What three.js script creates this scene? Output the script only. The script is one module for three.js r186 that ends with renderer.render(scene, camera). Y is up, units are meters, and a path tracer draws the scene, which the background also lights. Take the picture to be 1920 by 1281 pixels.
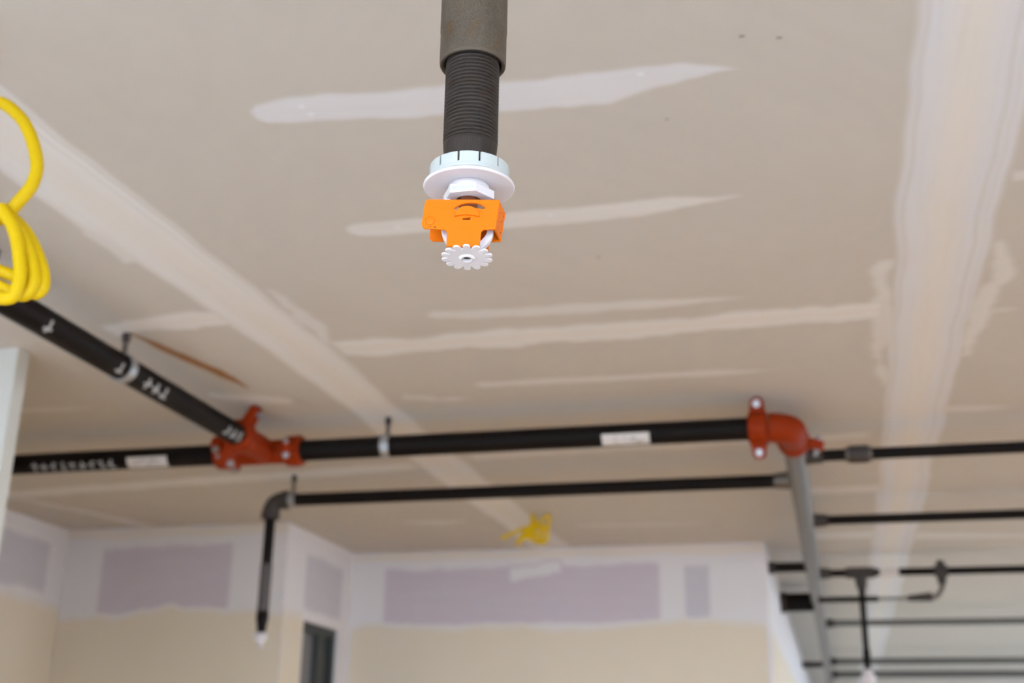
import * as THREE from 'three';
import { mergeGeometries } from 'three/addons/utils/BufferGeometryUtils.js';
import { ImprovedNoise } from 'three/addons/math/ImprovedNoise.js';
import { RoundedBoxGeometry } from 'three/addons/geometries/RoundedBoxGeometry.js';

// ---------------------------------------------------------------- camera, sky, sun, exposure
const scene = new THREE.Scene();
const renderer = new THREE.WebGLRenderer();
renderer.toneMapping = THREE.LinearToneMapping;
renderer.toneMappingExposure = 4.05;
renderer.shadowMap.enabled = true;

const camera = new THREE.PerspectiveCamera(2 * Math.atan(640.5 / 2350) * 180 / Math.PI, 1920 / 1281, 0.05, 200);
camera.position.set(0, 1.55, 0);
camera.up.set(0.066, 0.943, 0.326);
camera.lookAt(-0.2343, 1.55 + 0.3321, -0.9127);
camera.focus = 0.955;
camera.userData.fStop = 6.5;

scene.background = new THREE.Color(0.78, 0.87, 1.0);
scene.backgroundIntensity = 2.9;

const sun = new THREE.DirectionalLight(new THREE.Color(1, 0.95, 0.87), 2.2);
sun.position.set(9, 7.2, 0.8);
sun.target.position.set(0.5, 0, 1.5);
sun.castShadow = true;
Object.assign(sun.shadow.camera, { left: -16, right: 16, top: 16, bottom: -16, near: 0.5, far: 60 });
sun.shadow.mapSize.set(2048, 2048);
scene.add(sun, sun.target);

// ---------------------------------------------------------------- helpers
const HC = 2.525, HP = 2.44;                       // ceiling, pipe axis
const noise = new ImprovedNoise();
let seed = 7;
const rnd = () => { seed = (seed * 16807) % 2147483647; return seed / 2147483647; };
const used = new Map();
const numbered = (n) => { const k = used.get(n) ?? 0; used.set(n, k + 1); return k ? `${n}_${String(k).padStart(3, '0')}` : n; };
const lin = (r, g, b) => new THREE.Color().setRGB(r, g, b);
function shadows(m) { m.castShadow = true; m.receiveShadow = true; return m; }
function part(name, geo, mat, parent) {
  if (Array.isArray(geo)) geo = mergeGeometries(geo.map((g) => (g.index ? g.toNonIndexed() : g)));
  const m = shadows(new THREE.Mesh(geo, mat)); m.name = name; parent.add(m); return m;
}
function thing(name, label, category, pos = [0, 0, 0], group) {
  const g = new THREE.Group(); g.name = numbered(name); g.position.set(...pos);
  g.userData = { label, category }; if (group) g.userData.group = group;
  scene.add(g); return g;
}
function structure(name, geo, mat, label, category) {
  const m = part(name, geo, mat, scene); m.userData = { kind: 'structure', label, category }; return m;
}
const box = (x0, x1, y0, y1, z0, z1) => new THREE.BoxGeometry(x1 - x0, y1 - y0, z1 - z0).translate((x0 + x1) / 2, (y0 + y1) / 2, (z0 + z1) / 2);
const V = (x, y, z) => new THREE.Vector3(x, y, z);
function cyl(a, b, r, r2 = r, seg = 32) {           // cylinder between two points
  const d = b.clone().sub(a), g = new THREE.CylinderGeometry(r2, r, d.length(), seg, 1);
  g.applyQuaternion(new THREE.Quaternion().setFromUnitVectors(V(0, 1, 0), d.clone().normalize()));
  return g.translate(...a.clone().add(b).multiplyScalar(0.5).toArray());
}
const lathe = (pts, seg = 64) => new THREE.LatheGeometry(pts.map((p) => new THREE.Vector2(p[0], p[1])), seg);
function lay(g, a, dir) {                           // turn a y-up lathe to lie along dir from a
  g.applyQuaternion(new THREE.Quaternion().setFromUnitVectors(V(0, 1, 0), dir.clone().normalize()));
  return g.translate(a.x, a.y, a.z);
}
function grain(size, fn) {                          // tileable-looking tone texture around mid grey
  const d = new Uint8Array(size * size * 4);
  for (let y = 0; y < size; y++) for (let x = 0; x < size; x++) {
    const v = fn(x / size, y / size), o = (y * size + x) * 4, c = Array.isArray(v) ? v : [v, v, v];
    for (let k = 0; k < 3; k++) d[o + k] = Math.max(0, Math.min(255, c[k] * 255));
    d[o + 3] = 255;
  }
  const t = new THREE.DataTexture(d, size, size); t.magFilter = THREE.LinearFilter; t.minFilter = THREE.LinearFilter;
  t.wrapS = t.wrapT = THREE.RepeatWrapping; t.needsUpdate = true; return t;
}
const per = (u, v, f, z) => {                       // periodic noise
  const a = u * Math.PI * 2, b = v * Math.PI * 2, k = f / 6.283;
  return noise.noise(Math.cos(a) * k + 11 + Math.cos(b) * k * 0.7, Math.sin(a) * k + 5 + Math.sin(b) * k * 0.9, z + Math.sin(b + a) * k * 0.5);
};
const hash = (x, y) => { const s = Math.sin(x * 127.1 + y * 311.7) * 43758.5453; return s - Math.floor(s); };

// ---------------------------------------------------------------- materials
const PAPER = lin(0.575, 0.525, 0.475);             // unpainted drywall paper
const MUD = lin(0.765, 0.735, 0.72), MUDWARM = lin(0.755, 0.705, 0.665), MUDCOOL = lin(0.715, 0.7, 0.725);
const paperMap = grain(512, (u, v) => 0.93 + 0.022 * per(u, v, 9, 1) + 0.018 * per(u, v, 40, 3) + 0.012 * (hash(Math.floor(u * 512), Math.floor(v * 512)) - 0.5));
paperMap.repeat.set(0.6, 0.6);
const M = {
  paper: new THREE.MeshStandardMaterial({ color: PAPER.clone().multiplyScalar(1 / 0.93), map: paperMap, roughness: 0.92 }),
  mud: new THREE.MeshStandardMaterial({ vertexColors: true, roughness: 0.88 }),
  wallMud: new THREE.MeshStandardMaterial({ color: lin(0.76, 0.73, 0.745), roughness: 0.9 }),
  panelWhite: new THREE.MeshStandardMaterial({ color: lin(0.64, 0.62, 0.57), roughness: 0.8 }),
  kraft: new THREE.MeshStandardMaterial({ color: lin(0.62, 0.3, 0.05), roughness: 0.85 }),
  concrete: new THREE.MeshStandardMaterial({ color: lin(0.47, 0.465, 0.46), roughness: 0.85, map: paperMap }),
  ground: new THREE.MeshStandardMaterial({ color: lin(0.27, 0.27, 0.29), roughness: 0.95 }),
  black: new THREE.MeshPhysicalMaterial({ color: lin(0.008, 0.0055, 0.005), roughness: 0.5, specularIntensity: 0.2 }),
  blackFit: new THREE.MeshStandardMaterial({ color: lin(0.045, 0.036, 0.032), roughness: 0.6, metalness: 0.2 }),
  grey: new THREE.MeshStandardMaterial({ color: lin(0.13, 0.125, 0.12), roughness: 0.5, metalness: 0.4 }),
  sleeve: new THREE.MeshStandardMaterial({ color: lin(0.085, 0.07, 0.068), roughness: 0.65 }),
  galv: new THREE.MeshStandardMaterial({ color: lin(0.16, 0.138, 0.12), roughness: 0.42, metalness: 0.75 }),
  zinc: new THREE.MeshStandardMaterial({ color: lin(0.42, 0.42, 0.43), roughness: 0.42, metalness: 0.7 }),
  orangePaint: new THREE.MeshPhysicalMaterial({ color: lin(0.26, 0.024, 0.0006), roughness: 0.6, specularIntensity: 0.3 }),
  sticker: new THREE.MeshStandardMaterial({ color: lin(0.66, 0.6, 0.56), roughness: 0.7 }),
  stencil: new THREE.MeshStandardMaterial({ color: lin(0.4, 0.4, 0.4), roughness: 0.8 }),
  yellow: new THREE.MeshPhysicalMaterial({ color: lin(0.72, 0.47, 0.002), roughness: 0.5, specularIntensity: 0.4 }),
  frame: new THREE.MeshStandardMaterial({ color: lin(0.035, 0.045, 0.045), roughness: 0.5 }),
  pane: new THREE.MeshPhysicalMaterial({ color: lin(0.97, 1, 0.99), roughness: 0.02, transmission: 1, thickness: 0 }),
  doorGlass: new THREE.MeshStandardMaterial({ color: lin(0.17, 0.17, 0.18), roughness: 0.15 }),
};
const steelMap = grain(256, (u, v) => { const n = 0.8 + 0.16 * per(u, v, 10, 2) + 0.4 * (hash(Math.floor(u * 256), Math.floor(v * 256)) - 0.5); const r = Math.max(0, per(u, v, 14, 8) - 0.22) * 1.1; return [n + r * 0.1, n - r * 0.18, n - r * 0.45]; });
steelMap.repeat.set(1, 1.2);
const steelBump = grain(256, (u, v) => 0.5 + 0.3 * per(u, v, 60, 4) + 0.4 * (hash(Math.floor(u * 256) + 3, Math.floor(v * 256)) - 0.5));
steelBump.repeat.set(1.2, 0.6);
Object.assign(M, {
  coupling: new THREE.MeshStandardMaterial({ color: lin(0.125, 0.095, 0.067), map: steelMap, bumpMap: steelBump, bumpScale: 0.0003, roughness: 0.58, metalness: 0.25 }),
  nipple: new THREE.MeshPhysicalMaterial({ specularIntensity: 0.5, color: lin(0.05, 0.037, 0.03), map: steelMap, bumpMap: steelBump, bumpScale: 0.0002, roughness: 0.5, metalness: 0.15 }),
  whitePaint: new THREE.MeshStandardMaterial({ color: lin(0.7, 0.645, 0.665), roughness: 0.45 }),
  cupPaint: new THREE.MeshStandardMaterial({ color: lin(0.5, 0.515, 0.5), roughness: 0.5 }),
  clip: new THREE.MeshPhysicalMaterial({ color: lin(0.86, 0.185, 0.0015), roughness: 0.5, specularIntensity: 0.35, transmission: 0.12, thickness: 0 }),
  copper: new THREE.MeshStandardMaterial({ color: lin(0.3, 0.115, 0.06), roughness: 0.4, metalness: 0.5 }),
  dark: new THREE.MeshStandardMaterial({ color: lin(0.05, 0.035, 0.02), roughness: 0.7 }),
  speck: new THREE.MeshStandardMaterial({ color: lin(0.2, 0.05, 0.01), roughness: 0.8 }),
});

// ---------------------------------------------------------------- the room
const ceiling = structure('ceiling', box(-3.22, 5.62, HC, HC + 0.12, -14.12, 1.32), M.paper, 'unpainted drywall ceiling with mudded joints', 'ceiling');
{ const uv = ceiling.geometry.attributes.uv, p = ceiling.geometry.attributes.position; for (let i = 0; i < uv.count; i++) uv.setXY(i, p.getX(i), p.getZ(i)); }
const floor = structure('floor', box(-3.22, 5.62, -0.12, 0, -14.12, 1.32), M.concrete, 'pale concrete floor', 'floor');
{ const uv = floor.geometry.attributes.uv, p = floor.geometry.attributes.position; for (let i = 0; i < uv.count; i++) uv.setXY(i, p.getX(i), p.getZ(i)); }
structure('floor_covering', box(-3.09, 5.45, 0.0005, 0.002, -5.3, -1.3), M.kraft, 'brown kraft paper laid over the concrete floor', 'floor');
const wallLeft = structure('wall_left', box(-3.22, -3.1, 0, HC, -4.63, 1.32), M.wallMud, 'left drywall wall, part mudded', 'wall');
const wallNook = structure('wall_back_left', box(-3.22, -2.1, 0, HC, -4.75, -4.63), M.wallMud, 'short back wall beside the door, grey board over cream', 'wall');
const DZ0 = -5.23, DZ1 = -4.84, DT = 2.165;
const wallReturn = structure('wall_door_side', [box(-2.22, -2.1, DT, HC, -5.35, -4.75), box(-2.22, -2.1, 0, DT, DZ1, -4.75), box(-2.22, -2.1, 0, DT, -5.35, DZ0)], M.wallMud, 'return wall with the dark door', 'wall');
const wallBack = structure('wall_back', box(-2.22, -0.26, 0, HC, -5.47, -5.35), M.wallMud, 'back wall with lavender board above cream', 'wall');
const wallBackReturn = structure('wall_back_right', box(-0.38, -0.26, 0, HC, -14, -5.47), M.wallMud, 'side face of the back wall receding to the right', 'wall');
structure('wall_far', box(-0.38, 5.62, 0, HC, -14.12, -14), M.wallMud, 'far end wall', 'wall');
const pier = structure('wall_pier', box(-3.1, -1.87, 0, HC, -2.53, -2.485), M.panelWhite, 'pale wall end at the left edge of the picture', 'wall');
// rear and right walls with window openings
function windowWall(name, label, along, fixed, from, to, openings, y0, y1) {
  const t = 0.12, g = [];
  const put = (a, b, lo, hi) => g.push(along === 'x' ? box(a, b, lo, hi, fixed, fixed + t) : box(fixed, fixed + t, lo, hi, a, b));
  put(from, to, 0, y0); put(from, to, y1, HC);
  let at = from;
  for (const [a, b] of openings) { put(at, a, y0, y1); at = b; }
  put(at, to, y0, y1);
  structure(name, g, M.wallMud, label, 'wall');
  openings.forEach(([a, b], i) => {
    const w = new THREE.Group(); w.name = `window_${++windows}`; w.userData = { kind: 'structure', label: `window ${'opening in the ' + label}`, category: 'window' }; scene.add(w);
    const f = 0.05, c = fixed + t / 2, P = (a0, b0, lo, hi, d) => (along === 'x' ? box(a0, b0, lo, hi, c - d, c + d) : box(c - d, c + d, lo, hi, a0, b0));
    part('window_frame', [P(a, b, y0, y0 + f, 0.03), P(a, b, y1 - f, y1, 0.03), P(a, a + f, y0 + f, y1 - f, 0.03), P(b - f, b, y0 + f, y1 - f, 0.03)], M.frame, w);
    part('pane', P(a + f, b - f, y0 + f, y1 - f, 0.003), M.pane, w);
  });
}
let windows = 0;
windowWall('wall_rear', 'rear wall behind the camera', 'x', 1.2, -3.22, 5.62, [[-2.9, -0.2], [0, 2.6], [2.8, 5.3]], 0.15, 2.35);
windowWall('wall_right', 'right wall', 'z', 5.5, -14.12, 1.2, [[-13.6, -10.9], [-10.3, -7.6], [-7, -4.3]], 0.15, 2.35);
structure('ground_outside', box(-40, 60, -0.3, -0.15, -60, 60), M.ground, 'pale bare ground outside the building', 'ground');

// thin coats of joint compound: strips that follow stations [a, b, half width, half width] in a plane
function coat(name, parent, plane, st, o = {}) {
  const N = o.n ?? 90, K = o.k ?? 18, base = o.base ?? PAPER, col = o.color ?? MUD, mid = o.mid, jag = o.jag ?? 0.012, freq = o.freq ?? 9, feather = o.feather ?? 0.02, lift = o.lift ?? 0.0006, z = o.seed ?? rnd() * 50, full = o.full ?? 1;
  const pos = [], cols = [], idx = [], c = new THREE.Color();
  let L = 0; const cum = [0];
  for (let i = 1; i < st.length; i++) cum.push(L += Math.hypot(st[i][0] - st[i - 1][0], st[i][1] - st[i - 1][1]));
  for (let i = 0; i <= N; i++) {
    const s = i / N * L; let k = 0; while (k < st.length - 2 && cum[k + 1] < s) k++;
    const t = (s - cum[k]) / (cum[k + 1] - cum[k]), A = st[k], B = st[k + 1], lerp = (j) => A[j] + (B[j] - A[j]) * t;
    const dx = B[0] - A[0], dy = B[1] - A[1], l = Math.hypot(dx, dy), nx = -dy / l, ny = dx / l;
    const j1 = jag * (noise.noise(s * freq, z, 0.3) + 0.6 * noise.noise(s * freq * 3.1, z, 2.3)), j2 = jag * (noise.noise(s * freq, z + 9, 0.3) + 0.6 * noise.noise(s * freq * 3.1, z + 9, 2.3));
    const w0 = Math.max(0.002, lerp(2) + j1), w1 = Math.max(0.002, lerp(3) + j2), endD = Math.min(s, L - s) + 0.002;
    for (let q = 0; q <= K; q++) {
      const v = q / K, off = -w0 + (w0 + w1) * v, e = Math.min(off + w0, w1 - off, o.openEnds ? 1 : endD);
      let f = Math.min(1, e / feather); f = f * f * (3 - 2 * f) * full;
      const streak = 0.06 * noise.noise(s * 2.2, off * 70, z) + 0.04 * noise.noise(s * 9, off * 160, z + 4);
      let m = Math.max(0, Math.min(1, f * (1 + streak * 3)));
      if (o.lines) for (const [lv, lw, ls] of o.lines) m *= 1 - ls * Math.max(0, 1 - Math.abs(v - lv + 0.015 * noise.noise(s * 1.5, z, lv * 9)) / lw);
      c.copy(col);
      if (mid) c.lerp(mid.color, Math.max(0, Math.min(1, Math.min(v - mid.from, mid.to - v) / 0.2)));
      c.lerp(base, 1 - m);
      const a = A[0] + dx * t + nx * off, b = A[1] + dy * t + ny * off, h = 0.0004 + lift * f;
      pos.push(...plane(a, b, h)); cols.push(c.r, c.g, c.b);
      if (i < N && q < K) { const p = i * (K + 1) + q; idx.push(p, p + 1, p + K + 1, p + 1, p + K + 2, p + K + 1); }
    }
  }
  const g = new THREE.BufferGeometry();
  g.setAttribute('position', new THREE.Float32BufferAttribute(pos, 3)); g.setAttribute('color', new THREE.Float32BufferAttribute(cols, 3));
  g.setIndex(idx); g.computeVertexNormals();
  return part(name, g, M.mud, parent);
}
const onCeiling = (a, b, h) => [a, HC - h, b];
const up = (extra) => (a, b, h) => [a, HC - h - extra, b];
// long taped joints running away from the camera
coat('taped_joint', ceiling, onCeiling, [[-1.24, 1.15, 0.1, 0.09], [-1.245, -1.5, 0.1, 0.085], [-1.225, -2.1, 0.09, 0.09], [-1.2, -2.6, 0.085, 0.085], [-1.2, -3.1, 0.08, 0.08], [-1.2, -4.0, 0.09, 0.09], [-1.17, -5.34, 0.09, 0.09]],
  { n: 380, k: 44, jag: 0.012, freq: 2.5, color: MUD, mid: { color: MUDWARM, from: 0.22, to: 0.8 }, lines: [[0.9, 0.03, 0.7], [0.8, 0.02, 0.5], [0.1, 0.03, 0.3]], openEnds: true });
coat('taped_joint', ceiling, onCeiling, [[0.245, 1.15, 0.085, 0.09], [0.245, -1.6, 0.09, 0.085], [0.243, -2.1, 0.1, 0.095], [0.25, -2.6, 0.09, 0.09], [0.25, -3.4, 0.085, 0.085], [0.26, -5, 0.09, 0.09], [0.26, -13.9, 0.09, 0.09]],
  { n: 520, k: 44, jag: 0.012, freq: 2.2, color: MUDCOOL, mid: { color: MUDWARM, from: 0.22, to: 0.74 }, lines: [[0.12, 0.04, 0.5], [0.8, 0.04, 0.45], [0.88, 0.03, 0.3]], openEnds: true });
// ragged extra passes beside the right joint
coat('joint_smear', ceiling, up(0.0001), [[0.14, -2.35, 0.012, 0.03], [0.15, -2.6, 0.045, 0.04], [0.15, -2.9, 0.03, 0.03], [0.16, -3.2, 0.015, 0.02]], { jag: 0.022, freq: 7, full: 0.65, color: MUD, feather: 0.025 });
coat('joint_smear', ceiling, up(0.0001), [[0.35, -2.3, 0.02, 0.015], [0.37, -2.48, 0.03, 0.045], [0.35, -2.62, 0.03, 0.03], [0.34, -3.0, 0.03, 0.03]], { jag: 0.022, freq: 8, full: 0.65, feather: 0.025 });
coat('joint_smear', ceiling, up(0.0001), [[-1.33, -1.75, 0.01, 0.01], [-1.33, -1.95, 0.02, 0.035], [-1.325, -2.07, 0.02, 0.02]], { full: 0.7 });
coat('joint_smear', ceiling, up(0.0001), [[-1.11, -2.25, 0.02, 0.01], [-1.1, -2.45, 0.03, 0.03], [-1.1, -2.62, 0.03, 0.02]], { full: 0.6, jag: 0.02 });
coat('joint_smear', ceiling, up(0.0001), [[-1.09, -3.05, 0.05, 0.05], [-0.98, -3.1, 0.03, 0.03], [-0.9, -3.1, 0.01, 0.01]], { full: 0.5, jag: 0.03 });
// butt joints across
coat('butt_joint', ceiling, up(0.0002), [[-1.12, -2.655, 0.065, 0.065], [-0.5, -2.65, 0.07, 0.065], [0.16, -2.64, 0.06, 0.06]], { n: 160, jag: 0.02, color: MUD, mid: { color: MUDWARM, from: 0.25, to: 0.75 }, feather: 0.03 });
coat('butt_joint', ceiling, up(0.0002), [[-1.27, -2.385, 0.055, 0.06], [-1.45, -2.4, 0.06, 0.055], [-1.6, -2.41, 0.04, 0.05]], { jag: 0.02, color: MUD, mid: { color: MUDWARM, from: 0.25, to: 0.75 }, feather: 0.03 });
coat('butt_joint', ceiling, up(0.0002), [[-3.05, -3.97, 0.07, 0.07], [-1.9, -3.86, 0.07, 0.07], [-1.28, -3.8, 0.07, 0.06]], { n: 140, jag: 0.02, full: 0.8, feather: 0.04 });
coat('butt_joint', ceiling, up(0.0002), [[-1.1, -3.72, 0.05, 0.05], [0.15, -3.68, 0.05, 0.05]], { n: 140, jag: 0.02, full: 0.55, feather: 0.04 });
coat('butt_joint', ceiling, up(0.0002), [[-0.1, -4.4, 0.07, 0.07], [0.2, -4.4, 0.07, 0.07]], { full: 0.7, feather: 0.04 });
coat('butt_joint', ceiling, up(0.0002), [[-0.1, -5.25, 0.09, 0.09], [0.2, -5.25, 0.09, 0.09]], { full: 0.7, feather: 0.04 });
coat('butt_joint', ceiling, up(0.0002), [[0.32, -5.3, 0.1, 0.1], [0.9, -5.4, 0.03, 0.03]], { full: 0.6, feather: 0.04 });
coat('taped_joint', ceiling, up(0.0002), [[-2.98, -3.9, 0.03, 0.05], [-2.7, -4.62, 0.06, 0.06]], { full: 0.7, feather: 0.05, jag: 0.02 });
// screw-row strokes
const stroke = (pts, o) => coat('screw_row_coat', ceiling, onCeiling, pts, { n: 140, jag: 0.008, color: MUDCOOL, feather: 0.016, ...o });
stroke([[-0.83, -1.565, 0.012, 0.012], [-0.81, -1.567, 0.035, 0.035], [-0.7, -1.575, 0.048, 0.045], [-0.48, -1.6, 0.05, 0.055], [-0.28, -1.6, 0.055, 0.045], [-0.16, -1.59, 0.03, 0.035], [-0.075, -1.6, 0.002, 0.004]]);
stroke([[-0.845, -2.005, 0.012, 0.012], [-0.82, -2.008, 0.035, 0.035], [-0.66, -2.02, 0.04, 0.04], [-0.42, -2.03, 0.045, 0.04], [-0.24, -2.02, 0.035, 0.035], [-0.1, -2.015, 0.003, 0.004]], { full: 0.85, color: MUD });
stroke([[-0.835, -2.475, 0.012, 0.012], [-0.81, -2.478, 0.03, 0.03], [-0.6, -2.49, 0.035, 0.03], [-0.35, -2.5, 0.035, 0.035], [-0.12, -2.505, 0.004, 0.004]], { full: 0.7, color: MUD });
stroke([[-0.87, -2.985, 0.01, 0.01], [-0.84, -2.988, 0.028, 0.028], [-0.55, -3.0, 0.033, 0.033], [-0.25, -3.005, 0.03, 0.03], [-0.065, -3.01, 0.004, 0.004]], { full: 0.7, color: MUD });
stroke([[0.335, -2.03, 0.03, 0.02], [0.5, -2.02, 0.04, 0.03], [0.7, -2.02, 0.03, 0.03]], { full: 0.6, color: MUD });
stroke([[0.3, -3.44, 0.03, 0.03], [0.42, -3.45, 0.035, 0.035], [0.52, -3.45, 0.01, 0.01]], { full: 0.5, color: MUD });
stroke([[0.33, -2.68, 0.02, 0.02], [0.4, -2.69, 0.02, 0.02], [0.44, -2.69, 0.005, 0.005]], { full: 0.5, color: MUD });
stroke([[-2.3, -2.96, 0.03, 0.03], [-2.1, -2.98, 0.03, 0.03], [-1.98, -2.99, 0.01, 0.01]], { full: 0.45, color: MUD });
stroke([[-0.98, -4.88, 0.03, 0.03], [-0.7, -4.9, 0.04, 0.04], [-0.45, -4.9, 0.02, 0.02]], { full: 0.4, color: MUD });
stroke([[-1.65, -4.7, 0.03, 0.03], [-1.5, -4.72, 0.06, 0.05], [-1.38, -4.72, 0.02, 0.02]], { full: 0.5, color: MUD });
stroke([[-1.6, -2.93, 0.02, 0.02], [-1.5, -2.98, 0.05, 0.05], [-1.4, -3.05, 0.03, 0.03]], { full: 0.6, color: MUD, jag: 0.02 });
// torn brown paper and rusty marks
const BROWN = lin(0.33, 0.155, 0.055);
coat('torn_paper', ceiling, up(0.0004), [[-1.545, -2.44, 0.008, 0.008], [-1.52, -2.56, 0.026, 0.02], [-1.48, -2.75, 0.026, 0.024], [-1.46, -2.9, 0.01, 0.01]], { color: BROWN, jag: 0.006, feather: 0.012 });
coat('torn_paper', ceiling, up(0.0004), [[-1.4, -2.95, 0.01, 0.01], [-1.36, -3.1, 0.015, 0.015]], { color: BROWN, full: 0.4, feather: 0.02 });
coat('torn_paper', ceiling, up(0.0004), [[-1.41, -3.8, 0.02, 0.02], [-1.34, -3.82, 0.03, 0.03], [-1.3, -3.83, 0.02, 0.02]], { color: BROWN, full: 0.45, feather: 0.03 });
for (const [x, z, r] of [[-0.07, -1.515, 0.004], [-0.02, -1.53, 0.004], [-0.4, -2.23, 0.004], [-0.2, -1.72, 0.003], [-0.55, -1.9, 0.003]])
  coat('screw_dimple', ceiling, up(0.0003), [[x - r, z, r, r], [x + r, z, r, r]], { color: lin(0.2, 0.17, 0.13), n: 8, k: 8, feather: r, jag: 0 });
for (const [x, z] of [[-0.74, -1.56], [-0.735, -1.585], [-0.22, -1.58], [-0.45, -2.02], [-0.74, -2.01]])
  coat('screw_spot', ceiling, up(0.001), [[x - 0.006, z, 0.006, 0.006], [x + 0.006, z, 0.006, 0.006]], { base: MUDCOOL, color: lin(0.84, 0.83, 0.85), n: 8, k: 8, feather: 0.006, jag: 0 });

// walls: board and lower coat
const WM = lin(0.76, 0.73, 0.745), BOARD = lin(0.6, 0.53, 0.59), BOARDCOOL = lin(0.58, 0.55, 0.6), CREAM = lin(0.75, 0.655, 0.53), TAPE = lin(0.78, 0.7, 0.63);
const onZ = (z) => (a, b, h) => [a, b, z + h], onX = (x) => (a, b, h) => [x + h, b, -a];
const patch = (name, wall, plane, a0, a1, lo, hi, o) => coat(name, wall, plane, [[a0, (lo + hi) / 2, (hi - lo) / 2, (hi - lo) / 2], [a1, (lo + hi) / 2, (hi - lo) / 2, (hi - lo) / 2]], { base: WM, jag: 0.012, freq: 5, feather: 0.02, n: 80, ...o });
patch('grey_board', wallNook, onZ(-4.63), -2.93, -2.33, 2.165, 2.455, { color: BOARD });
patch('cream_coat', wallNook, onZ(-4.6295), -3.1, -2.1, 0.02, 2.185, { color: CREAM, jag: 0.03, k: 60, openEnds: true });
patch('ceiling_tape', wallNook, onZ(-4.6295), -3.1, -2.1, 2.475, HC, { color: TAPE, feather: 0.015, openEnds: true });
patch('grey_board', wallBack, onZ(-5.35), -1.95, -0.7, 2.19, 2.455, { color: BOARD, k: 30 });
patch('grey_board', wallBack, onZ(-5.35), -0.61, -0.49, 2.19, 2.445, { color: BOARDCOOL, jag: 0.006 });
patch('mud_dab', wallBack, onZ(-5.348), -1.37, -1.13, 2.39, 2.47, { base: BOARD, color: WM, jag: 0.03 });
patch('cream_coat', wallBack, onZ(-5.3495), -2.09, -0.27, 0.02, 2.205, { color: CREAM, jag: 0.03, freq: 4, k: 60, openEnds: true });
patch('ceiling_tape', wallBack, onZ(-5.3495), -2.09, -0.27, 2.475, HC, { color: TAPE, feather: 0.015, openEnds: true });
patch('grey_board', wallReturn, onX(-2.1), 4.82, 5.24, 2.2, 2.44, { color: BOARDCOOL });
patch('cream_coat', wallReturn, onX(-2.0995), 4.635, 4.83, 0.02, 2.2, { color: CREAM, k: 40, openEnds: true });
patch('grey_board', wallLeft, onX(-3.1), 3.6, 4.52, 2.24, 2.46, { color: BOARDCOOL });
patch('cream_coat', wallLeft, onX(-3.0995), 2.6, 4.63, 0.02, 2.23, { color: CREAM, k: 40, jag: 0.02, openEnds: true });
patch('cream_coat', wallBackReturn, onX(-0.2595), 5.5, 13.9, 0.02, 2.2, { color: CREAM, k: 40, jag: 0.02, openEnds: true });

// the dark glazed door in the return wall
{
  const d = new THREE.Group(); d.name = 'door_1'; d.userData = { kind: 'structure', label: 'dark framed glazed door in the return wall', category: 'door' }; scene.add(d);
  const X0 = -2.19, X1 = -2.115;
  part('door_frame', [box(X0, X1, DT - 0.035, DT, DZ0, DZ1), box(X0, X1, 0, DT - 0.035, DZ1 - 0.035, DZ1), box(X0, X1, 0, DT - 0.035, DZ0, DZ0 + 0.035)], M.frame, d);
  part('door_stile', box(-2.175, -2.125, 0, DT - 0.035, DZ0 + 0.1, DZ0 + 0.17), M.frame, d);
  part('pane', box(-2.16, -2.145, 0, DT - 0.035, DZ0 + 0.035, DZ1 - 0.035), M.doorGlass, d);
}

// ---------------------------------------------------------------- sprinkler drop in focus
const SX = -0.25, SY = 1.9224, SZ = -0.833, YAW = 0.2513, mm = 0.001;
const drop = (n, l, c) => { const t = thing(n, l, c, [SX, SY, SZ]); t.rotation.y = YAW; return t; };
{
  const pipe = drop('drop_pipe', 'plain steel drop pipe rising from the big coupling to the ceiling', 'pipe');
  part('pipe_wall', lathe([[0.0175, 0.2], [0.0211, 0.2], [0.0211, HC - SY - 0.001]], 48), M.nipple, pipe);
  const cp = drop('steel_coupling', 'wide dull grey steel coupling at the top of the threaded nipple', 'coupling');
  part('socket', lathe([[0.0222, 0.235], [0.0222, 0.168], [0.0232, 0.1655], [0.0255, 0.1648], [0.0262, 0.1658], [0.0265, 0.169], [0.0265, 0.1945], [0.0268, 0.1955], [0.0268, 0.24], [0.0262, 0.25], [0.0222, 0.25]], 96), M.coupling, cp);
  const np = drop('threaded_nipple', 'dark steel nipple with fine screw threads above the white cup', 'pipe nipple');
  const prof = [[0.017, 0.063], [0.0193, 0.063], [0.0195, 0.078], [0.0209, 0.091], [0.0211, 0.0945]];
  const pitch = 0.00325;
  for (let y = 0.0945; y < 0.178; y += pitch) prof.push([0.0196, y + 0.0001], [0.0199, y + 0.0005], [0.021, y + 0.0009], [0.0214, y + 0.0017], [0.021, y + 0.0025], [0.0199, y + 0.0029]);
  prof.push([0.0206, 0.2], [0.017, 0.2]);
  part('thread', lathe(prof, 96), M.nipple, np);
}
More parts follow.
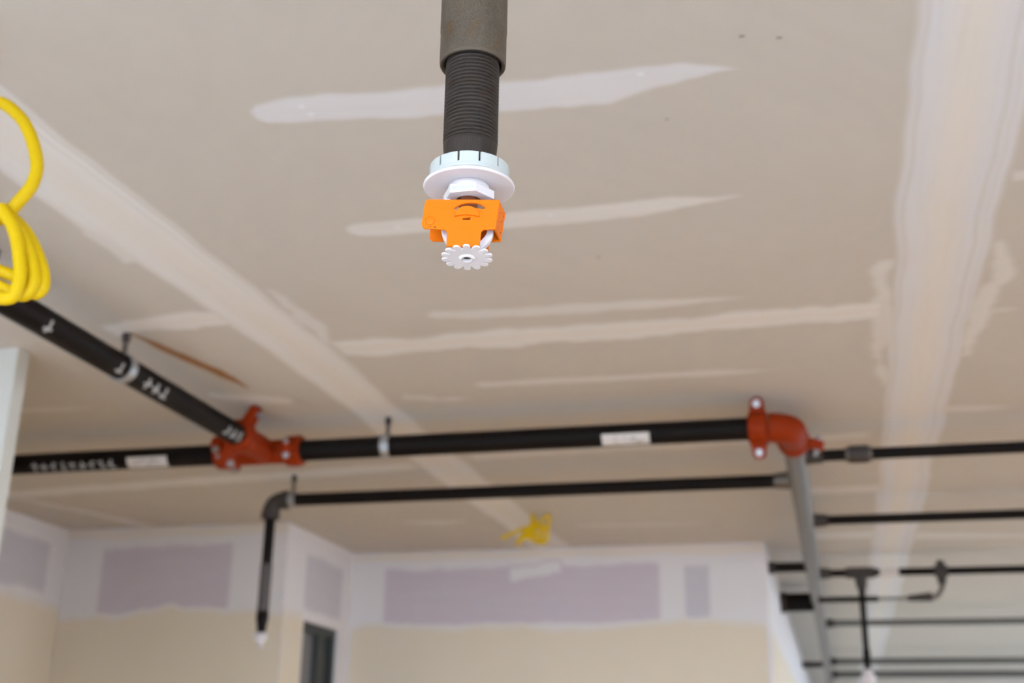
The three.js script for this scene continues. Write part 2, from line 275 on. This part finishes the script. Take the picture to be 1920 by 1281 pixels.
{
  const s = drop('fire_sprinkler', 'white pendent fire sprinkler with slotted cup, hex body and toothed deflector', 'sprinkler');
  // slotted cup on a round flange
  part('flange', lathe([[0.0155, 0.0592], [0.018, 0.0588], [0.029, 0.0578], [0.034, 0.0572], [0.0349, 0.0578], [0.0352, 0.0588], [0.0349, 0.0598], [0.033, 0.0608], [0.0305, 0.0628], [0.029, 0.0628], [0.029, 0.0612], [0.0155, 0.0612], [0.0155, 0.0592]], 96), M.whitePaint, s);
  part('cup_ring', lathe([[0.0292, 0.0615], [0.0306, 0.0615], [0.0306, 0.0665], [0.0292, 0.0665], [0.0292, 0.0615]], 96), M.cupPaint, s);
  for (let i = 0; i < 12; i++) {
    const a0 = (i * 30 + 16 + 1.9) * Math.PI / 180, a1 = a0 + (30 - 3.8) * Math.PI / 180, sh = new THREE.Shape();
    sh.absarc(0, 0, 0.0306, a0, a1, false); sh.absarc(0, 0, 0.0292, a1, a0, true); sh.closePath();
    const g = new THREE.ExtrudeGeometry(sh, { depth: 0.0085, bevelEnabled: true, bevelSize: 0.0002, bevelThickness: 0.0003, bevelSegments: 1, curveSegments: 10 }).rotateX(-Math.PI / 2).translate(0, 0.0658 - 0.0003, 0);
    g.rotateY(-Math.PI / 2 + 0);
    part('cup_finger', g, M.cupPaint, s);
  }
  part('neck', lathe([[0, 0.062], [0.0158, 0.062], [0.0158, 0.0525], [0, 0.0525]], 48), M.whitePaint, s);
  // hex body: bevelled six-sided prism with a round mouth
  const hx = new THREE.Shape();
  for (let k = 0; k < 6; k++) { const a = (k * 60 - 73) * Math.PI / 180; hx[k ? 'lineTo' : 'moveTo'](0.0194 * Math.cos(a), 0.0194 * Math.sin(a)); }
  hx.closePath();
  const mouth = new THREE.Path(); mouth.absarc(0, 0, 0.0102, 0, Math.PI * 2, true); hx.holes.push(mouth);
  const hexBody = part('hex_body', new THREE.ExtrudeGeometry(hx, { depth: 0.0058, bevelEnabled: true, bevelSize: 0.0006, bevelThickness: 0.0006, bevelSegments: 3, curveSegments: 40 }).rotateX(-Math.PI / 2).translate(0, 0.0476, 0), M.whitePaint, s);
  // cast marks on the front face of the hex
  {
    const th = -13 * Math.PI / 180, ap = 0.0194 * Math.cos(Math.PI / 6) + 0.0006, g = [];
    for (let i = 0; i < 9; i++) { const w = 0.0008 + 0.0007 * rnd(), h = 0.0016 + 0.0012 * rnd(); g.push(new THREE.BoxGeometry(w, h, 0.0005).translate(-0.0075 + i * 0.0019, 0.0506 + 0.0004 * (rnd() - 0.5), ap)); }
    g.push(new THREE.TorusGeometry(0.0014, 0.0003, 6, 16).translate(-0.0082, 0.0506, ap));
    g.push(new THREE.BoxGeometry(0.019, 0.0004, 0.0004).translate(0, 0.0528, ap), new THREE.BoxGeometry(0.019, 0.0004, 0.0004).translate(0, 0.0484, ap));
    const mk = part('cast_marks', g.map((q) => q.rotateY(th)), M.cupPaint, hexBody);
    mk.userData.label = 'raised illegible cast marks';
  }
  part('valve_seat', lathe([[0, 0.0505], [0.0103, 0.0505], [0.0103, 0.0488], [0.0075, 0.0482], [0.0065, 0.044], [0, 0.044]], 40), M.copper, s);
  part('fusible_link', [lathe([[0, 0.008], [0.0028, 0.009], [0.0042, 0.02], [0.0046, 0.032], [0.0036, 0.042], [0, 0.045]], 32), new THREE.BoxGeometry(0.014, 0.007, 0.002).translate(0, 0.0395, 0.005)], M.copper, s);
  // yoke: two arms curving into the hub
  const yk = new THREE.Shape(), in_ = [];
  const U = (a, b, yc, top, rev) => { const p = []; for (let i = 0; i <= 40; i++) { const t = Math.PI + Math.PI * i / 40; p.push([a * Math.cos(t) * (1 - 0.12 * Math.abs(Math.sin(t)) ** 3), yc + b * Math.sin(t)]); } const q = [[-a * 0.9, top], ...p, [a * 0.9, top]]; return rev ? q.reverse() : q; };
  const outer = U(0.0195, 0.0215, 0.0245, 0.0475), inner = U(0.0157, 0.0165, 0.0245, 0.0475, true);
  [...outer, ...inner].forEach(([x, y], i) => yk[i ? 'lineTo' : 'moveTo'](x, y)); yk.closePath();
  part('yoke', new THREE.ExtrudeGeometry(yk, { depth: 0.0054, bevelEnabled: true, bevelSize: 0.0006, bevelThickness: 0.0008, bevelSegments: 3 }).translate(0, 0, -0.0027), M.whitePaint, s);
  // toothed deflector
  const df = new THREE.Shape(), T = 14, put = (r, a) => df.lineTo(r * Math.cos(a), r * Math.sin(a));
  df.moveTo(0.0134, 0);
  for (let k = 0; k < T; k++) {
    const c = (k + 0.5) / T * Math.PI * 2, st = Math.PI * 2 / T;
    put(0.0134, c - st * 0.5); put(0.0137, c - st * 0.4);
    for (let i = 0; i <= 8; i++) { const t = -1 + i / 4; put(0.0172 + 0.002 * Math.sqrt(Math.max(0, 1 - t * t)), c + st * 0.3 * t); }
    put(0.0137, c + st * 0.4);
  }
  df.closePath();
  const hole = new THREE.Path(); hole.absarc(0, 0, 0.0034, 0, Math.PI * 2, true); df.holes.push(hole);
  const dg = new THREE.ExtrudeGeometry(df, { depth: 0.0009, bevelEnabled: true, bevelSize: 0.0003, bevelThickness: 0.0003, bevelSegments: 2, curveSegments: 32 }).rotateX(-Math.PI / 2);
  const hub = lathe([[0.0036, 0.0035], [0.0036, -0.0012], [0.0042, -0.0017], [0.0052, -0.0014], [0.0062, -0.0004], [0.0062, 0.0008], [0.0058, 0.006], [0, 0.006]], 48);
  const d = part('deflector', [dg, hub], M.whitePaint, s); d.rotation.x = -0.09;
  const sc = part('screw_socket', lathe([[0, 0.0022], [0.0012, 0.0006], [0.0024, 0.0002], [0.0037, 0.0008], [0.0037, 0.003], [0, 0.003]], 24), M.dark, d);
  sc.userData.label = 'dark recessed screw end';
}
{
  const c = drop('protective_clip', 'bright orange plastic protective clip wrapped around the white sprinkler', 'clip');
  const poly = (pts) => { const s = new THREE.Shape(); pts.forEach(([x, y], i) => s[i ? 'lineTo' : 'moveTo'](x * mm, y * mm)); s.closePath(); return s; };
  const ex = { bevelEnabled: true, bevelSize: 0.0004, bevelThickness: 0.0004, bevelSegments: 2, curveSegments: 24 };
  const fp = poly([[-30.4, 41.6], [23.6, 42.4], [21, 18.6], [12.2, 18.2], [10.2, 16.2], [9.4, 4], [-14.6, 4], [-14.6, 15.8], [-16.4, 17.6], [-32, 18.2], [-33.6, 20.4], [-33.8, 22], [-32, 40.2]]);
  const lens = new THREE.Path();
  lens.moveTo(-0.0108, 0.0342); lens.quadraticCurveTo(-0.006, 0.0392, 0.001, 0.0396); lens.quadraticCurveTo(0.009, 0.0402, 0.0134, 0.0362);
  lens.quadraticCurveTo(0.013, 0.0342, 0.0104, 0.0346); lens.quadraticCurveTo(0.001, 0.0372, -0.0085, 0.0336); lens.closePath();
  const slit = new THREE.Path(); [[-4, 25.4], [-3.4, 26.9], [2.6, 27.6], [1.8, 25.6]].forEach(([x, y], i) => slit[i ? 'lineTo' : 'moveTo'](x * mm, y * mm)); slit.closePath();
  fp.holes.push(lens, slit);
  const front = part('front_plate', new THREE.ExtrudeGeometry(fp, { depth: 0.001, ...ex }).translate(0, 0, 0.0113), M.clip, c);
  const hood = new THREE.Shape(); hood.moveTo(-0.0092, 0.0285); hood.bezierCurveTo(-0.0085, 0.0385, 0.0075, 0.0385, 0.0085, 0.0285); hood.quadraticCurveTo(-0.0004, 0.031, -0.0092, 0.0285);
  part('thumb_tab', new THREE.ExtrudeGeometry(hood, { depth: 0.0012, bevelEnabled: true, bevelSize: 0.0006, bevelThickness: 0.0008, bevelSegments: 3 }).translate(0, 0, 0.0126), M.clip, front);
  part('round_boss', lathe([[0, 0.0009], [0.0026, 0.0008], [0.0035, 0.0003], [0.0037, 0], [0, 0]], 32).rotateX(Math.PI / 2).translate(-0.028, 0.0245, 0.0127), M.clip, front);
  const bp = poly([[-28.3, 42], [28, 42.6], [25, 18.6], [15.8, 18], [15.6, 11], [-9, 11], [-9, 17.8], [-27, 17.8], [-29, 20]]);
  part('back_plate', new THREE.ExtrudeGeometry(bp, { depth: 0.001, ...ex }).translate(0, 0, -0.0107), M.clip, c);
  // side wall joining the plates, slightly leaning
  const P = (x, y, z) => [x * mm, y * mm, z * mm];
  const q = [P(23.6, 42.2, 12.4), P(28, 42.4, -10), P(25, 18.8, -10), P(21, 18.8, 12.4)], t = 1.3;
  const vs = [...q, ...q.map(([x, y, z]) => [x - t * mm, y, z])], ix = [0, 2, 1, 0, 3, 2, 4, 5, 6, 4, 6, 7, 0, 1, 5, 0, 5, 4, 1, 2, 6, 1, 6, 5, 2, 3, 7, 2, 7, 6, 3, 0, 4, 3, 4, 7];
  const g = new THREE.BufferGeometry(); g.setAttribute('position', new THREE.Float32BufferAttribute(vs.flat(), 3)); g.setIndex(ix);
  const gs = g.toNonIndexed(); gs.computeVertexNormals();
  const side = part('side_wall', gs, M.clip, c);
  const sp = []; for (let i = 0; i < 14; i++) { const v = 0.1 + 0.8 * rnd(), u = 0.25 + 0.6 * rnd(); sp.push(new THREE.SphereGeometry(0.0003 + 0.0003 * rnd(), 6, 5).translate((23.6 + 4.4 * u - 3 * v) * mm, (42 - 23 * v) * mm, (12.4 - 22.4 * u) * mm)); }
  part('dirt_specks', sp, M.speck, side);
  part('dirt_specks', [[-24.5, 18.8], [-27.6, 19.4], [-23.8, 19.3]].map(([x, y]) => new THREE.SphereGeometry(0.0005, 6, 5).translate(x * mm, y * mm, 0.0127)), M.speck, front);
}

// ---------------------------------------------------------------- pipe run
const ringBand = (a, dir, r, w, t) => lay(lathe([[r, -w / 2], [r + t, -w / 2], [r + t, w / 2], [r, w / 2], [r, -w / 2]], 40), a, dir);
function pipeThing(name, label, a, b, r, mat = M.black, group) {
  const mid = a.clone().add(b).multiplyScalar(0.5), t = thing(name, label, 'pipe', mid.toArray(), group);
  part('pipe_wall', cyl(a.clone().sub(mid), b.clone().sub(mid), r, r, 40), mat, t);
  return { t, mid, r, dir: b.clone().sub(a).normalize() };
}
function curvedSheet(p, at, len, ang, span, lift = 0.0012) {   // a label bent round a pipe
  const g = new THREE.CylinderGeometry(p.r + lift, p.r + lift, len, 14, 1, true, ang - span / 2, span);
  return g.applyQuaternion(new THREE.Quaternion().setFromUnitVectors(V(0, 1, 0), p.dir)).translate(...p.dir.clone().multiplyScalar(at).toArray());
}
function stencil(p, at, count, ang, size) {           // worn paint-stencil strokes, not readable
  for (let i = 0; i < count; i++) {
    const base = at + i * size * 1.15, g = [curvedSheet(p, base, size * 0.28, ang, 0.75 + 0.3 * rnd(), 0.0008)];
    for (let k = 0; k < 2; k++) g.push(curvedSheet(p, base + (k - 0.5) * size * 0.4, size * 0.5, ang + (rnd() - 0.5) * 0.7, 0.12 + 0.16 * rnd(), 0.0009));
    const m = part('stencil_mark', g, M.stencil, p.t); m.userData.label = 'worn white stencilled mark';
  }
}
const R2 = 0.0305, ZM = -3.24, XL = -1.555, XM = -0.075, ZB = -3.86;
const xAxis = V(1, 0, 0), zAxis = V(0, 0, -1);
const pMain = pipeThing('sprinkler_main_pipe', 'thick black main pipe between the two orange fittings', V(-1.452, HP, ZM), V(-0.18, HP, ZM), R2);
const pLeft = pipeThing('sprinkler_main_pipe', 'thick black pipe running left from the orange tee behind the pale wall end', V(-3.08, HP, ZM), V(-1.705, HP, ZM), R2);
const pDiag = pipeThing('sprinkler_main_pipe', 'thick black pipe coming from the left foreground into the orange tee', V(XL, HP, 1.15), V(XL, HP, -3.04), R2);
const pDepth = pipeThing('galvanized_main_pipe', 'grey galvanized main pipe receding from the orange elbow', V(XM, HP, -3.405), V(XM, HP, -13.9), R2, M.galv);

// find the angle round each pipe that faces the camera: helper built from the pipe's own axes
function facing(p, at) {
  const g = new THREE.Vector3(0, 0, 1).applyQuaternion(new THREE.Quaternion().setFromUnitVectors(V(0, 1, 0), p.dir)), h = new THREE.Vector3(1, 0, 0).applyQuaternion(new THREE.Quaternion().setFromUnitVectors(V(0, 1, 0), p.dir));
  const w = V(at.x, at.y, at.z); return Math.atan2(w.dot(h), w.dot(g));
}
const angMain = facing(pMain, V(0, -0.65, 0.75)), angDiag = facing(pDiag, V(0.7, -0.5, 0));
const lab1 = part('paper_label', curvedSheet(pMain, -0.508 - pMain.mid.x, 0.128, angMain, 1.15), M.sticker, pMain.t);
lab1.userData.label = 'small white printed label';
const lab2 = part('paper_label', curvedSheet(pLeft, -1.925 - pLeft.mid.x, 0.13, angMain, 1.2), M.sticker, pLeft.t);
lab2.userData.label = 'small white paper label';
for (const [p, at] of [[pMain, -0.508], [pLeft, -1.925]]) {
  const g = []; for (let i = 0; i < 16; i++) g.push(curvedSheet(p, at - p.mid.x - 0.045 + 0.09 * rnd(), 0.006 + 0.012 * rnd(), angMain + (rnd() - 0.5) * 0.7, 0.05, 0.0016));
  part('faded_print', g, M.grey, p.t);
}
stencil(pLeft, -2.3 - pLeft.mid.x, 9, angMain, 0.028);
stencil(pDiag, 2.52 + pDiag.mid.z, 3, angDiag, 0.035);
stencil(pDiag, 2.94 + pDiag.mid.z, 3, angDiag, 0.03);
stencil(pDiag, 2.12 + pDiag.mid.z, 1, angDiag, 0.03);
stencil(pDiag, 2.4 + pDiag.mid.z, 1, angDiag, 0.03);

// orange grooved couplings: two half housings with bolted ears; local axis = y, ears along local x
function coupling(label, at, dir, earTurn, len = 0.05, ext = 0) {
  const t = thing('grooved_coupling', label, 'coupling', at.toArray());
  t.quaternion.setFromUnitVectors(V(0, 1, 0), dir).multiply(new THREE.Quaternion().setFromAxisAngle(V(0, 1, 0), earTurn));
  const h = len / 2;
  part('housing', lathe([[R2, -h], [R2 + 0.009, -h], [R2 + 0.0125, -h + 0.004], [R2 + 0.014, -h * 0.4], [R2 + 0.014, h * 0.4], [R2 + 0.0125, h - 0.004], [R2 + 0.009, h], [R2, h]], 48), M.orangePaint, t);
  for (const s of [-1, 1]) {
    const e = new THREE.Shape(); e.moveTo(0, 0.02); e.lineTo(0.026 + ext, 0.016); e.absarc(0.03 + ext, 0, 0.016, Math.PI / 2, -Math.PI / 2, true); e.lineTo(0, -0.02); e.closePath();
    const g = new THREE.ExtrudeGeometry(e, { depth: 0.022, bevelEnabled: true, bevelSize: 0.002, bevelThickness: 0.002, bevelSegments: 2 }).translate(0.034, 0, -0.011);
    if (s < 0) g.rotateY(Math.PI);
    part('bolt_ear', g, M.orangePaint, t);
    const b = part('bolt', [new THREE.CylinderGeometry(0.0055, 0.0055, 0.056, 16).rotateX(Math.PI / 2), new THREE.CylinderGeometry(0.0105, 0.0105, 0.009, 6).rotateX(Math.PI / 2).translate(0, 0, 0.0185), new THREE.SphereGeometry(0.009, 16, 8).scale(1, 1, 0.6).translate(0, 0, -0.016)].map((q) => q.translate(s * (0.064 + ext), 0, 0)), M.zinc, t);
    b.userData.label = 'shiny zinc bolt';
  }
  return t;
}
// right elbow
coupling('orange grooved coupling with two bolts where the thick black pipe meets the elbow', V(-0.16, HP, ZM), xAxis, 0.25);
coupling('orange grooved coupling hidden behind the elbow on the galvanized pipe', V(XM, HP, -3.385), zAxis, 0.25);
{
  const t = thing('pipe_elbow', 'rounded orange ninety degree elbow joining the black and galvanized pipes', 'pipe elbow', [XM, HP, ZM]);
  const pts = []; for (let i = 0; i <= 16; i++) { const a = i / 16 * Math.PI / 2; pts.push(V(-0.058 + 0.058 * Math.sin(a), 0, -0.058 + 0.058 * Math.cos(a))); }
  pts.push(V(0, 0, -0.125));
  part('bend', new THREE.TubeGeometry(new THREE.CatmullRomCurve3(pts), 40, R2 + 0.0085, 28, false), M.orangePaint, t);
}
// left tee
{
  const t = thing('pipe_tee', 'orange tee joining the three thick black pipes at the left', 'pipe tee', [XL, HP, ZM]);
  part('run', cyl(V(-0.105, 0, 0), V(0.06, 0, 0), R2 + 0.005), M.orangePaint, t);
  part('branch', cyl(V(0, 0, 0), V(0, 0, 0.152), R2 + 0.005), M.orangePaint, t);
}
coupling('orange grooved coupling facing the camera where the foreground pipe enters the tee', V(XL, HP, -3.06), V(0, 0, 1), 1.05, 0.055, 0.013);
coupling('orange grooved coupling on the right end of the tee', V(-1.47, HP, ZM), xAxis, 1.7);
coupling('orange grooved coupling on the left end of the tee half hidden by the foreground pipe', V(-1.685, HP, ZM), xAxis, 1.3);

// thinner pipes
const R1 = 0.0211, Rb = 0.0165, Rs = 0.0135;
const pLow = pipeThing('branch_pipe', 'thin black branch pipe below the main pipe ending in a drop elbow', V(-1.8, HP, ZB), V(XM - 0.074, HP, ZB), R1);
{
  const t = thing('reducing_outlet', 'pale grey outlet joining the thin branch to the galvanized pipe', 'pipe fitting', [XM, HP, ZB]);
  part('nozzle', cyl(V(-0.075, 0, 0), V(-0.029, 0, 0), 0.024, 0.028), M.galv, t);
}
{
  const t = thing('drop_elbow', 'black elbow turning the thin branch pipe down', 'pipe elbow', [-1.822, HP, ZB]);
  const pts = []; for (let i = 0; i <= 10; i++) { const a = i / 10 * Math.PI / 2; pts.push(V(0.04 - 0.04 * Math.sin(a), -0.04 + 0.04 * Math.cos(a), 0)); }
  part('bend', new THREE.TubeGeometry(new THREE.CatmullRomCurve3(pts), 24, R1 + 0.007, 24, false), M.blackFit, t);
  part('socket', [lay(lathe([[R1, 0], [R1 + 0.01, 0], [R1 + 0.01, 0.02], [R1, 0.02]], 32), V(0.04, 0, 0), xAxis), lathe([[R1, -0.062], [R1 + 0.01, -0.062], [R1 + 0.01, -0.038], [R1, -0.038]], 32)], M.blackFit, t);
}
{
  const t = thing('sprinkler_drop', 'hanging black drop pipe with grey sleeve and white tip in front of the walls', 'pipe', [-1.822, 1.95, ZB]);
  part('pipe_wall', cyl(V(0, 0.1, 0), V(0, HP - 1.95 - 0.05, 0), 0.0175), M.black, t);
  part('sleeve', cyl(V(0, 0.12, 0), V(0, 0.275, 0), 0.0195), M.sleeve, t);
  part('reducer', lathe([[0.012, 0.05], [0.0135, 0.05], [0.0165, 0.075], [0.0205, 0.095], [0.0205, 0.12], [0.012, 0.12]], 32), M.black, t);
  const w = part('sprinkler_tip', [lathe([[0, 0], [0.014, 0.001], [0.014, 0.004], [0.006, 0.006], [0.006, 0.018], [0.021, 0.028], [0.021, 0.05], [0, 0.05]], 32)], M.whitePaint, t);
  w.userData.label = 'small white sprinkler head';
}
const branches = [
  [-3.565, Rb, M.black, 'first black branch pipe to the right, with a threaded coupling, beside the elbow'],
  [-4.5, Rb, M.black, 'second black branch pipe to the right of the galvanized pipe'],
  [-5.69, Rb, M.black, 'short black branch stub between the galvanized pipe and the dark tee', XM + 0.05, 0.068],
  [-5.69, Rb, M.black, 'black branch length between the dark tee and the clamp fitting', 0.182, 0.433],
  [-5.69, Rb, M.black, 'third black branch pipe continuing right of the clamp fitting', 0.487, 5.3],
  [-7.5, 0.018, M.grey, 'slim grey branch pipe below the black branch with the tee'],
  [-9.85, 0.024, M.grey, 'upper of the two lowest grey branch pipes at the bottom right'],
  [-11.0, 0.03, M.grey, 'lowest grey branch pipe at the bottom right'],
];
for (const [z, r, m, label, x0 = XM + 0.05, x1 = 5.3] of branches) {
  const p = pipeThing('branch_pipe', label, V(x0, HP, z), V(x1, HP, z), r, m, 'branch pipes running right');
  if (x0 < 0) part('outlet_nozzle', cyl(V(XM + 0.028, HP, z).sub(p.mid), V(XM + 0.075, HP, z).sub(p.mid), r + 0.008, r + 0.005), M.blackFit, p.t);
}
function sleeve(label, x, z, w, r) {
  const t = thing('threaded_coupling', label, 'coupling', [x, HP, z]);
  part('body', lay(lathe([[r - 0.006, -w / 2], [r, -w / 2], [r + 0.002, -w / 2 + 0.005], [r + 0.002, w / 2 - 0.005], [r, w / 2], [r - 0.006, w / 2]], 32), V(0, 0, 0), xAxis), M.blackFit, t);
  for (const s of [-1, 1]) part('sealant_ring', ringBand(V(s * (w / 2 + 0.004), 0, 0), xAxis, r - 0.005, 0.008, 0.004), M.galv, t);
}
sleeve('dark threaded coupling on the first branch pipe right of the elbow', 0.098, -3.565, 0.055, 0.0235);
{
  const t = thing('threaded_tee', 'dark tee on the third branch pipe with a drop pipe below', 'pipe tee', [0.125, HP, -5.69]);
  part('run', lay(lathe([[0.0166, -0.06], [0.0245, -0.06], [0.0245, 0.06], [0.0166, 0.06]], 32), V(0, 0, 0), xAxis), M.blackFit, t);
  part('branch', lathe([[0.028, -0.012], [0.0245, -0.05], [0.0175, -0.075], [0.0136, -0.075]], 32), M.blackFit, t);
  const d = thing('sprinkler_drop', 'thin black drop pipe hanging from the dark tee at the lower right', 'pipe', [0.125, 1.99, -5.69]);
  part('pipe_wall', cyl(V(0, 0.04, 0), V(0, HP - 1.99 - 0.06, 0), 0.0135), M.black, d);
  part('reducer', cyl(V(0, 0.07, 0), V(0, 0.12, 0), 0.0165), M.black, d);
  part('sprinkler_tip', lathe([[0, -0.02], [0.03, -0.02], [0.03, 0.01], [0.018, 0.03], [0.012, 0.045], [0, 0.045]], 32), M.whitePaint, d).userData.label = 'small white sprinkler head';
  const tag = thing('pipe_tape', 'short white tape wrap on the third branch pipe beside the tee', 'tape', [0.245, HP, -5.69]);
  part('wrap', lay(lathe([[0.0166, -0.04], [0.0185, -0.038], [0.0185, 0.038], [0.0166, 0.04]], 32), V(0, 0, 0), xAxis), M.sticker, tag);
}
{
  const t = thing('cross_fitting', 'dark clamp fitting on the third branch pipe holding a bent arm', 'pipe fitting', [0.46, HP, -5.69]);
  part('body', ringBand(V(0, 0, 0), xAxis, 0.0165, 0.05, 0.012), M.blackFit, t);
  part('outlet', [cyl(V(0, 0, 0.012), V(0, 0, 0.05), 0.02), cyl(V(0, -0.012, 0), V(0, -0.055, 0), 0.018), cyl(V(0, 0.012, 0), V(0, 0.045, 0), 0.016)], M.blackFit, t);
  const a = thing('arm_over_pipe', 'thin bent arm pipe looping from the clamp fitting back to the galvanized pipe', 'pipe', [0.46, HP, -5.645]);
  part('arm', new THREE.TubeGeometry(new THREE.CatmullRomCurve3([V(0, -0.058, -0.04), V(-0.008, -0.085, -0.012), V(-0.03, -0.112, 0), V(-0.07, -0.12, 0)]), 24, 0.011, 16), M.galv, a);
  part('arm_socket', cyl(V(-0.15, -0.12, 0), V(-0.05, -0.115, 0), 0.0125, 0.02), M.blackFit, a);
  part('arm_tail', cyl(V(-0.29, -0.12, 0), V(-0.12, -0.12, 0), 0.007), M.galv, a);
  part('arm_end', cyl(V(-0.52, -0.12, 0), V(-0.27, -0.12, 0), 0.0125), M.black, a);
}
for (const [z, r, label] of [[-5.5, 0.021, 'short black stub on the left of the galvanized pipe, upper one'], [-6.6, 0.047, 'thick dark stub on the left of the galvanized pipe'], [-10.1, 0.02, 'short grey stub on the left of the galvanized pipe near the bottom']]) {
  const p = pipeThing('stub_pipe', label, V(-0.258, HP, z), V(XM - 0.02, HP, z), r, M.black);
  part('stub_cap', ringBand(V(-0.245, HP, z).sub(p.mid), xAxis, r, 0.025, 0.005), M.blackFit, p.t);
}
// hangers
function hanger(label, at, dir, r, plate = true) {
  const t = thing('pipe_hanger', label, 'pipe hanger', [at.x, HC, at.z]);
  const y = HP - HC;
  part('ring', ringBand(V(0, y, 0), dir, r + 0.001, 0.024, 0.003), M.zinc, t);
  part('rod', cyl(V(0, y + r, 0), V(0, -0.004, 0), 0.0065), M.galv, t);
  if (plate) part('ceiling_plate', lathe([[0, -0.022], [0.008, -0.022], [0.0095, -0.018], [0.0095, -0.001], [0, -0.001]], 24), M.blackFit, t);
}
hanger('galvanized ring hanger holding the main pipe between the orange fittings', V(-1.19, 0, ZM), xAxis, R2);
hanger('pale ring hanger round the foreground black pipe', V(XL, 0, -2.445), zAxis, R2);
hanger('thin ring hanger near the drop elbow of the branch pipe', V(-1.745, 0, ZB), xAxis, R1);
hanger('dark hanger on the foreground pipe beside the pale wall end', V(XL, 0, -1.95), zAxis, R2);

// ---------------------------------------------------------------- yellow cables
const tube = (pts, r, closed = false, n = 120) => new THREE.TubeGeometry(new THREE.CatmullRomCurve3(pts, closed, 'centripetal'), n, r, 14, closed);
{
  const t = thing('cable_coil', 'bright yellow cable hank hanging at the left edge', 'cable', [-0.988, 2.226, -1.25]); t.rotation.y = YAW;
  const k = 0.00069, L = (a, dz) => a.map(([x, y, z = 0]) => V(x * k, -y * k / 0.9, (z + dz) * mm));
  const r = 0.0084;
  part('cable_loop', tube(L([[3, 0, -4], [20, -18], [38, -45], [44, -75], [38, -105], [20, -145], [-5, -178], [-50, -205], [-100, -190], [-120, -120], [-95, -50], [-40, -10], [3, 6, 6]], 4), r), M.yellow, t);
  part('cable_loop', tube(L([[-4, 0], [26, 38], [44, 85], [52, 130], [44, 158], [16, 160], [-30, 140], [-80, 90], [-60, 30], [-4, -2]], 16), r), M.yellow, t);
  part('cable_loop', tube(L([[0, 0], [36, 32], [62, 70], [80, 110], [80, 132], [68, 140], [52, 120], [20, 108], [-30, 90], [-70, 60], [-40, 20], [0, 0]], -8), r), M.yellow, t);
  part('cable_loop', tube(L([[2, 4], [40, 48], [62, 92], [70, 128], [58, 148], [30, 142], [-10, 126], [-60, 100], [-60, 40], [2, 2]], 3), r), M.yellow, t);
  part('cable_tail', tube([V(-0.085, 0.1, 0), V(-0.16, 0.2, -0.02), V(-0.17, HC - 2.226 - 0.002, -0.03)], r), M.yellow, t);
}
{
  const t = thing('cable_bundle', 'small yellow cable tangle hanging from the ceiling before the back wall', 'cable', [-1.09, HC, -4.62]);
  const k = 0.00195, L = (a) => a.map(([x, y, z = 0]) => V(x * k, -y * k - 0.02, z * mm)), r = 0.0072;
  part('cable_loop', tube(L([[-2, -8], [-4, 15], [-18, 32], [-30, 50, 8], [-25, 42, 18], [0, 20, 10], [20, 0, 0], [30, -6, -8], [28, 20, -10], [25, 45], [5, 46, 6], [-8, 30, 8], [8, 12]]), r), M.yellow, t);
  part('cable_loop', tube(L([[6, 4], [-10, 22, 10], [-22, 36, 14], [-10, 38, 14], [8, 22, 10], [22, 14, 0], [18, 30, -6], [16, 44, -10], [0, 30, 0], [-14, 26, 14], [4, 12, 14], [20, 26, 14], [-4, 36, 16], [-12, 24, 20]]), r), M.yellow, t);
  part('cable_tail', tube(L([[8, 12], [-20, 20, 6], [-45, 30, 10], [-62, 38, 12]]), r), M.yellow, t);
  part('cable_tail', tube(L([[0, 20], [1, 0], [0, -10]]), r), M.yellow, t);
}

scene.traverse((o) => { if (o.isMesh) shadows(o); });
renderer.render(scene, camera);
